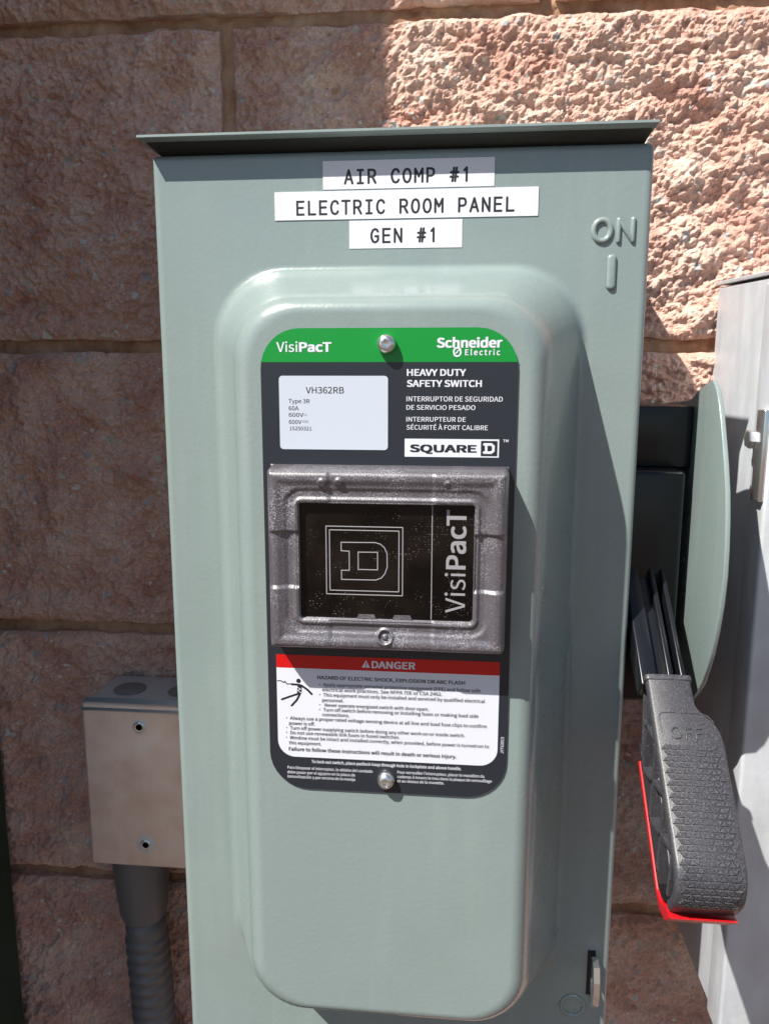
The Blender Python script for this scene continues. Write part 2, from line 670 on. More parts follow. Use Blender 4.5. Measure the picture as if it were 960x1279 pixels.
mb.add([(x, y, z) for z in (0, 13 * COURSE) for y in (0.035, 0.19) for x in (-1.9, 1.9)],
       [(0, 2, 3, 1), (4, 5, 7, 6), (0, 1, 5, 4), (2, 6, 7, 3), (0, 4, 6, 2), (1, 3, 7, 5)])
mb.build("wall_core", "mortar_tan", wall)

# ------------------------------------------------------------------ green cabinet at the left
cab = thing("electrical_cabinet", "dark green steel cabinet against the wall at the far left edge", "cabinet", (-0.69, -0.15, 0.0))
MB().box(-1040, -339.5, 240, 512, -1399 + 60, 950).build("cabinet_body", "cabinet_green", cab, bevel=3)
MB().box(-1030, -349, 235, 239.5, -1399 + 90, 935).build("cabinet_door", "cabinet_green", cab, bevel=1.5)
MB().box(-1030, -350, 256, 500, -1399, -1399 + 59.5).build("plinth", "cabinet_green", cab)
mb = MB().box(-400, -385, 221, 235, -260, -120)
mb.build("door_handle", "zinc_steel", cab, bevel=3)

# ------------------------------------------------------------------ the safety switch
sw = thing("safety_switch", "grey-green steel safety switch box with white labels, dark window and black lever", "switch box",
           W(-32, 500, -385))
XL, XR, ZT, ZB = -151.8, 87.3, 108.6, -412.0
DD = 385.0      # door face
BF = 335.0      # face of the pressed-out pan
PK = 335.0 / 350.0   # nameplate drawings are given oversize; true size is this share
# body
MB().box(XL + 3, XR - 3, DD + 7, 470, ZB + 3, ZT - 1.5).build("enclosure_body", "grey_paint", sw, bevel=1.2, angle=40)
for x in (-120, 40):
    MB().box(x, x + 24, 470.5, 512, ZB - 20, ZT - 30).build("mounting_rail", "galvanised", sw, bevel=1)

# door: rings from the folded-back edge over the flat to the pressed pan
fn = lambda p, d: [W(x, d, z) for x, z in p]
rings = []
NS = 10
for ins, d, r in ((0, DD + 14, 2.2), (0, DD + 3.6, 2.2), (0.35, DD + 2.0, 2.2), (1.1, DD + 0.8, 2.2), (2.2, DD + 0.15, 2.2), (3.6, DD, 2.6), (4.4, DD, 3.0)):
    rings.append(fn(rrect(XL + ins, XR - ins, ZB + ins, ZT - ins, r, NS), d))
bx0, bx1, bz0, bz1 = -123.5, 60.5, -335.5, 55.5
prof = [(-1.0, 0, 36), (0, 0.05, 36), (1.2, 0.3, 35.5), (2.6, 1.1, 35), (3.8, 2.6, 34.5), (5.0, 4.9, 34), (6.2, 7.6, 33.5), (13.0, 23.0, 30.5), (20.2, 39.5, 27.5),
        (21.8, 42.8, 27), (23.4, 45.4, 26.5), (25.2, 47.5, 25.8), (27.2, 49.0, 25), (29.4, 49.8, 24.4), (31.0, 50.0, 24), (32.0, 50.0, 23.6), (33, 50.0, 23)]
for u, h, r in prof:
    uz = u * 0.84
    rings.append(fn(rrect(bx0 + u, bx1 - u, bz0 + uz, bz1 - uz, r, NS), DD - h))
n = len(rings[0])
mb = MB()
mb.loft(rings, True, False)
last = (len(rings) - 1) * n
mb.f.append(tuple(last + j for j in range(n)))
# inner skin, so the sheet has a back
mb2 = [fn(rrect(XL + 1.5, XR - 1.5, ZB + 1.5, ZT - 1.5, 1.5, NS), DD + 13.8)]
door = mb.build("door", "grey_paint", sw, smooth=True)
for e in ():
    pass

# pressed ON and I
mb = MB()
F = front(DD)
mb.tube2d([(64.9 + 3.9 * math.cos(a), 69.8 + 4.7 * math.sin(a)) for a in [2 * math.pi * k / 28 for k in range(28)]], F, 2.9, 1.35, 0, True, 10)
mb.build("raised_letter", "grey_paint", door, smooth=True)
mb = MB()
for pts, hh in (([(72.4, 65.0), (72.4, 74.4)], 1.35), ([(72.4, 74.4), (78.9, 65.1)], 1.3), ([(78.9, 65.1), (78.9, 74.6)], 1.38)):
    mb.tube2d(pts, F, 2.5, hh, 0, False, 10)
mb.build("raised_letter", "grey_paint", door, smooth=True)
rr = []
for ins, h in ((0, 0), (0.25, 0.8), (0.8, 1.35), (1.5, 1.5)):
    rr.append(fn(rrect(67.6 + ins, 72.3 - ins, 42.6 + ins, 59.2 - ins, 2.3 - ins, 6), DD - h))
MB().loft(rr).build("raised_letter", "grey_paint", door, smooth=True)
# small dimple near the lower corner
mb = MB()
mb.tube2d(circ(68.4, -343.2, 6.2, 28), F, 2.2, 1.1, 0, True, 8)
mb.build("pressed_ring", "grey_paint", door, smooth=True)

# hood: flared lip round the top, sheet above
def hood_ring(x0, x1, d, z, back=500):
    return [W(x0, back, z), W(x0, d, z), W(x1, d, z), W(x1, back, z)]
r2 = hood_ring(XL + 2.6, XR - 4.0, DD + 24, 109.8)
r3 = hood_ring(XL - 2.2, XR - 1.9, DD - 8.6, 113.0)
r4 = hood_ring(XL - 2.9, XR - 1.2, DD - 9.5, 113.9)
r5 = hood_ring(XL - 2.8, XR - 1.3, DD - 9.4, 115.0)
r6 = hood_ring(XL - 1.6, XR - 2.4, DD - 7.8, 115.5)
r7 = hood_ring(XL + 10, XR - 12, DD + 6, 117.0)
hood = MB().loft([r2, r3, r4, r5, r6, r7]).build("rain_hood", "grey_paint", sw, angle=50)
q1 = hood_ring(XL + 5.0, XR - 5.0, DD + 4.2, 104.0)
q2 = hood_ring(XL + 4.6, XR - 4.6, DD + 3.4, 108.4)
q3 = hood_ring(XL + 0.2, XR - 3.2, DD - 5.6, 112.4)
MB().loft([q1, q2, q3], True, False).build("hood_shadow", "shadow_brown", hood, angle=50)  # added dark sheet, stands in for the shade under the lip

# hasp slot and tab
MB().box(75.3, 79.6, DD - 0.25, DD + 0.1, -335.5, -308).build("hasp_slot", "dark_gap", door)
tab = [(DD + 2, -311), (DD - 8, -308), (DD - 12, -313), (DD - 13, -325), (DD - 11, -334), (DD - 6, -337.5), (DD + 2, -335)]
mb = MB()
hole = circ(DD - 6.5, -325.5, 3.6, 14, 5.2)
# ring-shaped tab: loft outer and inner outlines
def ring_plate(mb, outer, inner, fnn, a, b):
    m_ = len(inner)
    cx = sum(p[0] for p in inner) / m_
    cz = sum(p[1] for p in inner) / m_
    def cast(ang):
        dx, dz = math.cos(ang), math.sin(ang)
        best = None
        for i in range(len(outer)):
            (ax, az), (bx, bz) = outer[i], outer[(i + 1) % len(outer)]
            ex, ez = bx - ax, bz - az
            den = dx * ez - dz * ex
            if abs(den) < 1e-9:
                continue
            t = ((ax - cx) * ez - (az - cz) * ex) / den
            s = ((ax - cx) * dz - (az - cz) * dx) / den
            if t > 0 and -1e-6 <= s <= 1 + 1e-6:
                best = t if best is None else max(best, t)
        return (cx + dx * best, cz + dz * best)
    out = [cast(2 * math.pi * k / m_) for k in range(m_)]
    mb.loft([[fnn(*p, a) for p in inner], [fnn(*p, a) for p in out], [fnn(*p, b) for p in out], [fnn(*p, b) for p in inner], [fnn(*p, a) for p in inner]], True, False)
ring_plate(mb, tab, hole, G, 77.0, 80.2)
mb.build("padlock_hasp", "zinc_bright", sw)

# ---- nameplate on the pan
PL = 334.2       # its face
np_ = MB().prism(rrect(-90.6, 25.4, -200.2, 23.6, (18, 18, 19, 19), 8), front(BF, PK), -0.2, 0.8).build("nameplate", "black_plate", sw)
NP = front(PL, PK)
top = [p for p in rrect(-90.6, 25.4, -60, 23.6, (18, 18, 1, 1), 8) if p[1] >= 8.6]
top = [p for p in top] + [(-90.6, 8.6), (25.4, 8.6)]
MB().prism(top, NP, 0.0, 0.06).build("green_band", "green_print", np_)
MB().prism(rrect(-86.4, 21.0, -183.4, -130.5, (0.3, 0.3, 8.5, 8.5), 8), NP, 0.0, 0.06).build("warning_panel", "white_print", np_)
MB().prism(rrect(-86.4, 21.0, -137.2, -130.5, 0.3, 2), NP, 0.0, 0.10).build("red_band", "red_print", np_)
MB().prism(rrect(-82.2, -32.3, -30.9, 2.5, 1.6, 4), NP, 0.0, 0.15).build("data_sticker", "sticker_white", np_)
TT = PL - 0.18

TEXTS = [
('Visi', -83.0, 13.1, 9.7, 4.4, 0, 'w'), ('PacT', -72.6, 13.1, 14.8, 4.3, 2, 'w'),
('Schneider', -10.6, 14.8, 28.8, 4.3, 2, 'w'), ('E l e c t r i c', 1.9, 11.5, 15.4, 2.6, 1, 'w'),
('HEAVY DUTY', -23.8, 2.5, 26.3, 3.0, 1, 'w'), ('SAFETY SWITCH', -23.8, -2.35, 33.4, 3.0, 1, 'w'),
('INTERRUPTOR DE SEGURIDAD', -23.9, -8.8, 42.9, 2.2, 0, 'w'), ('DE SERVICIO PESADO', -23.9, -12.55, 30.9, 2.1, 0, 'w'),
('INTERRUPTEUR DE', -23.9, -17.85, 26.7, 2.1, 0, 'w'), ('SÉCURITÉ À FORT CALIBRE', -23.8, -21.5, 36.5, 2.1, 0, 'w'),
('SQUARE', -22.3, -31.6, 30.2, 3.4, 2, 'k'), ('TM', 19.6, -26.8, 2.4, 1.2, 1, 'w'),
('VH362RB', -69.8, -5.4, 17.5, 2.9, 0, 'g'), ('Type 3R', -77.9, -9.85, 9.8, 1.9, 0, 'g'), ('60A', -77.9, -13.1, 4.7, 1.9, 0, 'g'),
('600V~', -77.9, -16.05, 8.5, 1.8, 0, 'g'), ('600V', -77.9, -19.3, 5.9, 1.8, 0, 'g'), ('15250321', -77.6, -22.2, 10.2, 1.7, 0, 'g'),
('DANGER', -39.8, -135.75, 20.9, 3.6, 1, 'w'),
('HAZARD OF ELECTRIC SHOCK, EXPLOSION OR ARC FLASH', -66.3, -142.4, 71.1, 1.8, 1, 'k'),
('• Apply appropriate personal protective equipment (PPE) and follow safe', -65.4, -145.95, 77.6, 1.7, 0, 'g'),
('electrical work practices. See NFPA 70E or CSA Z462.', -64.0, -148.5, 58.1, 1.75, 0, 'g'),
('• This equipment must only be installed and serviced by qualified electrical', -65.5, -151.2, 79.9, 1.75, 0, 'g'),
('personnel.', -64.1, -153.9, 10.6, 1.75, 0, 'g'),
('•  Never operate energized switch with door open.', -65.5, -156.4, 53.3, 1.75, 0, 'g'),
('• Turn off switch before removing or installing fuses or making load side', -65.6, -158.9, 77.1, 1.75, 0, 'g'),
('connections.', -64.2, -161.4, 13.4, 1.75, 0, 'g'),
('• Always use a proper rated voltage sensing device at all line and load fuse clips to confirm', -82.1, -163.9, 97.7, 1.75, 0, 'g'),
('power is off.', -80.7, -166.6, 12.9, 1.75, 0, 'g'),
('• Turn off power supplying switch before doing any other work on or inside switch.', -82.2, -169.1, 87.5, 1.75, 0, 'g'),
('• Do not use renewable link fuses in fused switches', -82.3, -171.55, 55.7, 1.75, 0, 'g'),
('• Window must be intact and installed correctly, when provided, before power is turned on to', -82.4, -174.15, 99.3, 1.75, 0, 'g'),
('this equipment.', -80.9, -176.85, 16.2, 1.75, 0, 'g'),
('Failure to follow these instructions will result in death or serious injury.', -81.1, -180.25, 82.5, 1.9, 1, 'k'),
('To lock out switch, place padlock hasp through hole in lockplate and above handle.', -69.8, -186.25, 73.7, 1.6, 1, 'w'),
('Para bloquear el interruptor, la aldaba del candado', -81.9, -189.9, 42.5, 1.5, 0, 'w'),
('debe pasar por el agujero en la placa de', -82.0, -192.35, 33.9, 1.5, 0, 'w'),
('inmovilización y por encima de la manija', -82.0, -194.7, 33.9, 1.5, 0, 'w'),
("Pour verrouiller l'interrupteur, placer le moraillon du", -27.2, -189.6, 42.2, 1.5, 0, 'w'),
('cadenas à travers le trou dans la plaque de verrouillage', -27.2, -191.95, 45.9, 1.5, 0, 'w'),
('et au-dessus de la manette.', -27.2, -194.2, 22.9, 1.5, 0, 'w')]
INK = {'w': 'white_print', 'k': 'ink_black', 'g': 'ink_grey'}
# SQUARE D badge
MB().prism(rrect(-24.6, 17.9, -33.8, -25.6, 0.2, 2), NP, 0.0, 0.08).build("badge", "white_print", np_)
MB().prism(rrect(9.8, 17.2, -33.2, -26.3, 0.2, 2), NP, 0.0, 0.12).build("badge_square", "ink_black", np_)
for s, x, z, w, cap, b, k in TEXTS:
    lettering(s, x, z, w, cap, b, INK[k], np_, TT)
lettering('JYT63013', 23.9, -176.5, 8.4, 1.5, 0, 'white_print', np_, TT, rot=1)
mb = MB()
D3 = front(TT, PK)
mb.tube2d([(11.3, -27.9), (14.4, -27.9), (15.4, -28.7), (15.4, -30.8), (14.4, -31.6), (11.3, -31.6)], D3, 1.15, 0.03)
mb.tube2d([(12.2, -28.0), (12.2, -31.5)], D3, 1.1, 0.034)
mb.build("badge_letter", "white_print", np_)
# direct-current mark after 600V: a bar over three dashes
mb = MB().tube2d([(-71.6, -17.9), (-68.9, -17.9)], D3, 0.22, 0.02)
for q in (-71.5, -70.45, -69.4):
    mb.tube2d([(q, -18.6), (q + 0.5, -18.6)], D3, 0.22, 0.02)
mb.build("current_mark", "ink_grey", np_)
# round emblem beside the second line of the maker's name
mb = MB()
for s in (1, -1):
    pts = [(-1.5 + s * (1.55 * math.cos(a)), 12.9 + s * 1.55 * math.sin(a) + 0.25 * s) for a in [math.radians(q) for q in range(20, 215, 15)]]
    mb.tube2d(pts, D3, 0.75, 0.03)
mb.tube2d([(-2.3, 12.3), (-1.5, 12.7), (-1.5, 13.2), (-0.6, 13.7)], D3, 0.5, 0.034)
mb.build("emblem", "white_print", np_)
# warning triangle
MB().prism([(-44.6, -135.6), (-40.6, -135.6), (-42.6, -131.9)], front(PL, PK), 0.11, 0.16).build("warning_triangle", "white_print", np_)
mb = MB().tube2d([(-42.6, -133.3), (-42.6, -134.4)], front(TT, PK), 0.5, 0.04)
mb.tube2d([(-42.6, -135.05), (-42.6, -135.1)], front(TT, PK), 0.5, 0.04)
mb.build("warning_mark", "red_print", np_)
# falling figure pictogram
mb = MB()
F2 = front(PL - 0.07, PK)
mb.prism(circ(-75.6, -143.7, 1.15, 16), F2, 0, 0.05)
mb.tube2d([(-79.0, -145.6), (-76.3, -145.7), (-74.2, -146.1), (-71.4, -148.0), (-69.2, -150.3)], F2, 1.1, 0.06)
mb.tube2d([(-75.1, -146.4), (-75.3, -149.8)], F2, 2.3, 0.07)
mb.tube2d([(-75.3, -150.2), (-79.6, -151.8), (-84.0, -153.6)], F2, 1.1, 0.08)
mb.tube2d([(-75.0, -150.4), (-76.6, -153.6), (-79.2, -156.6)], F2, 1.1, 0.09)
mb.tube2d([(-86.0, -144.1), (-84.4, -144.0), (-82.8, -144.9), (-82.4, -144.3), (-81.2, -145.6), (-79.6, -145.4)], F2, 0.55, 0.05)
mb.build("pictogram", "ink_black", np_)
mb = MB().tube2d([(-76.3, -147.0), (-74.6, -147.9), (-76.0, -148.6), (-74.4, -149.9)], F2, 0.45, 0.09)
mb.build("pictogram_bolt", "white_print", np_)

# screws of the nameplate
def screw_at(name, x, z, D, parent, mname="zinc_bright", R=4.1):
    mb = MB()
    k = R / 4.1
    mb.lathe([(3.9 * k, 0), (4.1 * k, 0.8), (4.1 * k, 2.0), (3.7 * k, 3.3), (3.0 * k, 4.1), (2.3 * k, 4.5), (1.9 * k, 4.55), (1.7 * k, 4.3), (1.6 * k, 2.8), (0.05, 2.6)],
             W(x * PK, D, z * PK), (0, -1, 0), 30, lobes=(6, 7, 8))
    return mb.build(name, mname, parent, loc=W(x * PK, D, z * PK), angle=35)
screw_at("screw", -32.9, 16.4, PL, sw)
screw_at("screw", -32.7, -192.6, PL, sw)

# ---- window: a clouded plastic frame around a dark pane
fx0, fx1, fz0, fz1 = -87.0, 22.8, -123.7, -37.9
ix0, ix1, iz0, iz1 = -71.6, 7.4, -107.9, -54.0
nx, nz = 260, 210
xs = np.linspace(fx0, fx1, nx)
zs = np.linspace(fz0, fz1, nz)
xs = np.concatenate([[fx0], xs, [fx1]])
zs = np.concatenate([[fz0], zs, [fz1]])
X, Z = np.meshgrid(xs, zs)


def rdist(X, Z, x0, x1, z0, z1, r):
    cx, cz, hx, hz = (x0 + x1) / 2, (z0 + z1) / 2, (x1 - x0) / 2 - r, (z1 - z0) / 2 - r
    qx, qz = np.abs(X - cx) - hx, np.abs(Z - cz) - hz
    return r - np.hypot(np.maximum(qx, 0), np.maximum(qz, 0)) - np.minimum(np.maximum(qx, qz), 0)


def sst(a, b, x):
    t = np.clip((x - a) / (b - a), 0, 1)
    return t * t * (3 - 2 * t)


do = rdist(X, Z, fx0, fx1, fz0, fz1, 3.0)
di = -rdist(X, Z, ix0, ix1, iz0, iz1, 1.6)
H = 12.6 * np.sqrt(np.clip(1 - (1 - np.clip(do, 0, 2.6) / 2.6) ** 2, 0, 1))
H += 1.0 * sst(1.2, 4.0, do) * (1 - sst(5.0, 8.6, do)) + 0.2
valley = sst(1.6, 3.2, di) * (1 - sst(5.0, 7.5, di))
H -= 0.9 * valley
zc, xc = (fz0 + fz1) / 2, (fx0 + fx1) / 2
side = (np.abs(Z - zc + 2) < 13.2) & ((X < ix0 - 0.5) | (X > ix1 + 0.5))
mid = sst(13.6, 12.6, np.abs(Z - zc + 1.5)) if False else (1 - sst(12.0, 13.8, np.abs(Z - zc - 0.5)))
H -= 1.25 * mid * (((X < ix0 - 0.3) | (X > ix1 + 0.3))) * sst(1.0, 2.0, do)
midx = 1 - sst(22.4, 24.6, np.abs(X - xc + 2))
H -= 0.5 * midx * ((Z > iz1 + 0.3) | (Z < iz0 - 0.3)) * sst(1.0, 2.0, do)
for (px, pz, rr_, hh) in ((-60.5, -44.6, 2.4, 0.9), (-53.0, -44.4, 2.4, 0.9), (-5.0, -44.6, 1.6, 0.5)):
    q = np.hypot(X - px, Z - pz)
    H += hh * (1 - sst(rr_ * 0.6, rr_, q))
q = np.hypot(X + 32.3, Z + 115.6)
H += 0.9 * (sst(4.4, 3.8, q) if False else (1 - sst(3.6, 4.3, q))) - 1.6 * (1 - sst(2.3, 2.9, q)) + 1.2 * (1 - sst(1.0, 1.5, q))
# the opening
H = np.where(di < 0, 0.6, H)
lip = (di >= 0) & (di < 1.4)
H = np.where(lip, H - 0.5 + 0.5 * di / 1.4, H)
H[0, :] = H[-1, :] = -0.1
H[:, 0] = H[:, -1] = -0.1
Xw, Yw, Zw = X * PK / 1000, (PL - H) / 1000 - WALLD, Z * PK / 1000 + EYE
me = grid_mesh(Xw, Yw, Zw)
win = link("window", me, "smoky_plastic", sw)
pane = MB().prism(rrect(ix0 + 0.1, ix1 - 0.1, iz0 + 0.1, iz1 - 0.1, 1.4, 4), front(PL, PK), 0.4, 9.6, ).build("pane", "dark_pane", win)
PF = front(PL - 9.6, PK)
for s, x, z, w, cap, b in (('Visi', 3.9, -104.0, 18.6, 8.8, 0), ('PacT', 3.9, -83.6, 27.2, 8.8, 1)):
    lettering(s, x, z, w, cap, b, "ink_light", win, PL - 9.67, rot=1)
for pts in (rrect(-59.5, -24.5, -96.7, -64.9, 0.1, 1), rrect(-57.9, -26.2, -94.9, -66.6, 0.1, 1),
            [(-52.6, -72.3), (-37.0, -72.1), (-34.6, -72.8), (-32.8, -74.4), (-31.6, -77.1), (-31.5, -83.5), (-32.6, -86.6), (-34.2, -88.6), (-36.8, -89.6), (-52.5, -89.7), (-52.5, -85.4), (-48.9, -85.3), (-48.9, -76.4), (-52.6, -76.2)],
            [(-44.8, -76.7), (-35.9, -76.6), (-35.9, -84.8), (-44.8, -84.8)]):
    MB().tube2d(pts, PF, 0.45, 0.06, 0, True, 6).build("printed_line", "ink_light", win)
MB().tube2d([(-11.3, -54.6), (-11.3, -107.4)], PF, 0.4, 0.06).build("printed_line", "ink_light", win)
for x in (-45.5, -29.0):
    MB().prism([(x, -107.8), (x + 0.8, -105.9), (x + 8.2, -105.9), (x + 9, -107.8)], PF, 0, 0.8).build("pane_clip", "smoky_plastic", win)

# ---- label tapes
GLY = {
    'A': [[(0, 0), (.5, 1)], [(.5, 1), (1, 0)], [(.17, .32), (.83, .32)]],
    'I': [[(.15, 1), (.85, 1)], [(.5, 1), (.5, 0)], [(.15, 0), (.85, 0)]],
    'R': [[(.05, 0), (.05, 1), (.6, 1), (.85, .92), (.93, .74), (.85, .56), (.6, .48), (.05, .48)], [(.55, .47), (.97, 0)]],
    'C': [[(.95, .8), (.82, .95), (.55, 1.01), (.25, .93), (.07, .7), (.03, .5), (.07, .3), (.25, .07), (.55, -.01), (.82, .05), (.95, .2)]],
    'M': [[(.02, 0), (.02, 1)], [(.02, 1), (.5, .42)], [(.5, .42), (.98, 1)], [(.98, 1), (.98, 0)]],
    'P': [[(.07, 0), (.07, 1), (.62, 1), (.86, .92), (.95, .73), (.86, .54), (.62, .45), (.07, .45)]],
    '#': [[(.25, .0), (.45, 1)], [(.6, 0), (.8, 1)], [(.05, .67), (1, .67)], [(0, .33), (.95, .33)]],
    '1': [[(.25, .8), (.55, 1)], [(.55, 1), (.55, 0)]],
    'E': [[(.95, 1), (.08, 1), (.08, 0), (.95, 0)], [(.08, .52), (.85, .52)]],
    'L': [[(.12, 1), (.12, 0), (.98, 0)]],
    'T': [[(0, 1), (1, 1)], [(.5, 1), (.5, 0)]],
    'N': [[(.06, 0), (.06, 1)], [(.06, 1), (.94, 0)], [(.94, 0), (.94, 1)]],
    'G': [[(.92, .82), (.78, .96), (.52, 1.01), (.24, .92), (.07, .7), (.03, .5), (.07, .3), (.24, .07), (.52, -.01), (.8, .06), (.94, .18), (.94, .46), (.58, .46)]],
    'O': [[(.5, 1.01), (.78, .93), (.94, .7), (.97, .5), (.94, .3), (.78, .07), (.5, -.01), (.22, .07), (.06, .3), (.03, .5), (.06, .7), (.22, .93), (.5, 1.01)]],
}
TAPES = [("AIR COMP #1", -67.1, 14.3, 90.7, 103.6, 0.0, -56.4, 2.9, 93.3, 5.9, 0.35, "white label tape reading AIR COMP #1, topmost of three"),
         ("ELECTRIC ROOM PANEL", -90.8, 35.0, 77.0, 90.0, 0.0, -80.0, 23.6, 79.5, 5.9, 0.2, "longest white label tape, reading ELECTRIC ROOM PANEL"),
         ("GEN #1", -54.5, -0.3, 63.4, 76.3, -0.1, -43.9, -12.3, 66.2, 6.0, 0.5, "short white label tape reading GEN #1, lowest of three")]
for s, x0, x1, z0, z1, sl_, tx0, tx1, tz, cap, rot, lab in TAPES:
    th = 0.35 if s[0] == 'E' else 0.22
    t = MB().prism([(x0, z0), (x1, z0 + sl_), (x1, z1 + sl_), (x0, z1)], front(DD), 0.0, th).build("label_tape", "tape_white", sw)
    t["label"] = lab
    nch = len(s)
    gw = 3.55
    pitch_ = (tx1 - tx0 - gw) / (nch - 1)
    for i, ch in enumerate(s):
        if ch == ' ':
            continue
        mb = MB()
        for q, st in enumerate(GLY[ch]):
            mb.tube2d([(tx0 + pitch_ * i + gw * a, tz + cap * b) for a, b in st], front(DD - th), 1.12, 0.05 + 0.004 * q, 0, False, 6)
        mb.build("printed_letter", "ink_black", t)

# ---- lock plate, bracket, lever on the right side
XP = 125.6
lp = [(492, -12.6), (442, -10.0), (436.5, -8.6), (430, -5.6), (422, -3.2), (414, -0.8), (409.7, 0.2), (404, 0.9), (400, -1.4), (396.2, -5.0), (391, -12), (386.8, -20.2), (382, -30), (378.1, -38.7),
      (373.4, -51), (370.3, -64.3), (368.4, -78), (367.7, -90.8), (369, -105), (372.5, -120.1), (376.4, -132), (381.2, -141.9), (387, -152), (394, -160), (404, -169), (418, -177), (440, -183), (492, -183)]
MB().prism(lp, G, XP, XP + 2.4, 0.0).build("lock_plate", "grey_paint", sw, bevel=0.5, angle=40)
MB().box(XR - 2.5, XP - 0.2, 484, 492, -183, -12.8).build("bracket", "grey_paint", sw)
MB().box(XR - 2.5, XP - 6, 416, 483.6, -176, -46).build("lever_housing", "smooth_black", sw, bevel=3, angle=40)
MB().box(XR - 2.5, XP - 0.3, 430, 483.6, -46, -12.8).build("housing_cap", "smooth_black", sw, bevel=1, angle=40)

T0 = Vector((91.3, 359.7, -139.7))
dv = Vector((0, -0.74947, -0.66203))
nv = Vector((0, 0.66203, -0.74947))       # into the lever, away from the face


def LV(x, d, n):
    q = T0 + dv * d + nv * n
    return W(q.x + x, q.y, q.z)


TH = 40.0
lev = bpy.data.objects.new("lever", None)
col.objects.link(lev)
lev.parent = sw
lev.location = LV(10, -95, 16) - sw.location
# outline along the face and round the end: (d, n, inward normal)
path = []
for d in (0, 4, 9, 12.5, 15, 17.5, 20, 22.5, 26, 31, 42, 55, 68, 76, 82):
    path.append((d, 0.0, 0.0, 1.0))
R1 = 15.0
for k in range(1, 9):
    a = math.radians(90 * k / 8)
    path.append((82 + R1 * math.sin(a), R1 - R1 * math.cos(a), -math.sin(a), math.cos(a)))
path.append((97, 22, -1, 0))
WX = [(0, 20.2), (12.5, 20.4), (15, 21.4), (17.5, 23.4), (20, 25.9), (22.5, 27.9), (26, 29.3), (31, 30.0), (51, 29.6), (73, 29.2), (97, 28.2)]


def width_at(d):
    for (a, wa), (b, wb) in zip(WX, WX[1:]):
        if a <= d <= b:
            return wa + (wb - wa) * (d - a) / (b - a)
    return WX[-1][1]


rings = []
for i, (d, n_, ax_, an) in enumerate(path):
    w = width_at(d)
    c = 1.5
    ring = []
    for x, t in ((c, 0.0), (w / 2, -0.25), (w - c, 0.0), (w - 0.45, 0.45), (w, c), (w, 4.2), (w - 2, 4.4), (2, 4.4), (0, 4.2), (0, c), (0.45, 0.45)):
        ring.append(LV(x, d + ax_ * t, n_ + an * t))
    rings.append(ring)
shell = MB().loft(rings).build("grip", "black_plastic", lev, angle=50)
# top end cap of the grip
MB().loft([[LV(x, d, n_) for x, n_ in rrect(-0.8, 21.0, -0.6, 12, 2, 4)] for d in (-2.2, 0.8)]).build("grip_collar", "black_plastic", lev, bevel=0.6, angle=40)


def face_pt(x, d, t):
    """point t above the gripping face at run length d"""
    if d <= 82:
        return LV(x, d, -t)
    a = (d - 82) / R1
    if a <= math.pi / 2:
        return LV(x, 82 + (R1 + t) * math.sin(a), R1 - (R1 + t) * math.cos(a))
    return LV(x, 97 + t, R1 + (a - math.pi / 2) * R1)


FP = lambda x, d, t: face_pt(x, d, t + 0.15)
# outlined thumb field, OFF
MB().tube2d([(2.9, 27), (2.9, 19.5), (3.6, 17.9), (5.2, 17.3), (21.8, 17.3), (24.8, 18.6), (26.8, 21.6)], FP, 0.55, 0.3).build("raised_outline", "black_plastic", lev, smooth=True)
for pts in ([(9.4 + 2.1 * math.cos(a), 27.2 + 2.6 * math.sin(a)) for a in [2 * math.pi * k / 18 for k in range(19)]],):
    MB().tube2d(pts, FP, 0.85, 0.6).build("raised_letter", "black_plastic", lev, smooth=True)
for x in (13.6, 18.0):
    mb = MB().tube2d([(x + 2.5, 24.9), (x, 24.9), (x, 29.7)], FP, 0.85, 0.6)
    mb.tube2d([(x, 27.2), (x + 2.1, 27.2)], FP, 0.85, 0.6)
    mb.build("raised_letter", "black_plastic", lev, smooth=True)
# small triangles of the non-slip pattern
mb = MB()
row = 0
d = 34.0
while d < 103:
    w = width_at(min(d, 97))
    x = 3.2 + (0.9 if row % 2 else 0)
    k = row
    while x < w - 3.6:
        s = 1 if k % 2 else -1
        a, h = 1.75, 1.22
        tri = [(x - a, d - s * h), (x + a, d - s * h), (x, d + s * h)]
        tri2 = [(x + (px - x) * 0.72, d + (pd - d) * 0.72) for px, pd in tri]
        mb.loft([[face_pt(px, pd, 0.05) for px, pd in tri], [face_pt(px, pd, 0.50) for px, pd in tri2]])
        x += 1.95
        k += 1
    d += 2.72
    row += 1
o = mb.build("grip_texture", "black_plastic", lev)
o["kind"] = "stuff"
# ribs behind the face
MB().prism([(1, 4.6), (86, 4.6), (93, 12), (93, 24), (88, TH - 3.2), (22, TH - 3.2), (1, 14)], lambda d_, n_, t: LV(t, d_, n_), 13.0, 16.5).build("web", "matt_black", lev)


def rib(d0, n0, d1, n1, th=2.4, x0=0.6, x1=26):
    v = Vector((d1 - d0, n1 - n0)).normalized()
    q = Vector((-v.y, v.x)) * th / 2
    pts = [(d0 + q.x, n0 + q.y), (d1 + q.x, n1 + q.y), (d1 - q.x, n1 - q.y), (d0 - q.x, n0 - q.y)]
    MB().prism(pts, lambda d_, n_, t: LV(t, d_, n_), x0, x1).build("rib", "black_plastic", lev, bevel=0.4)


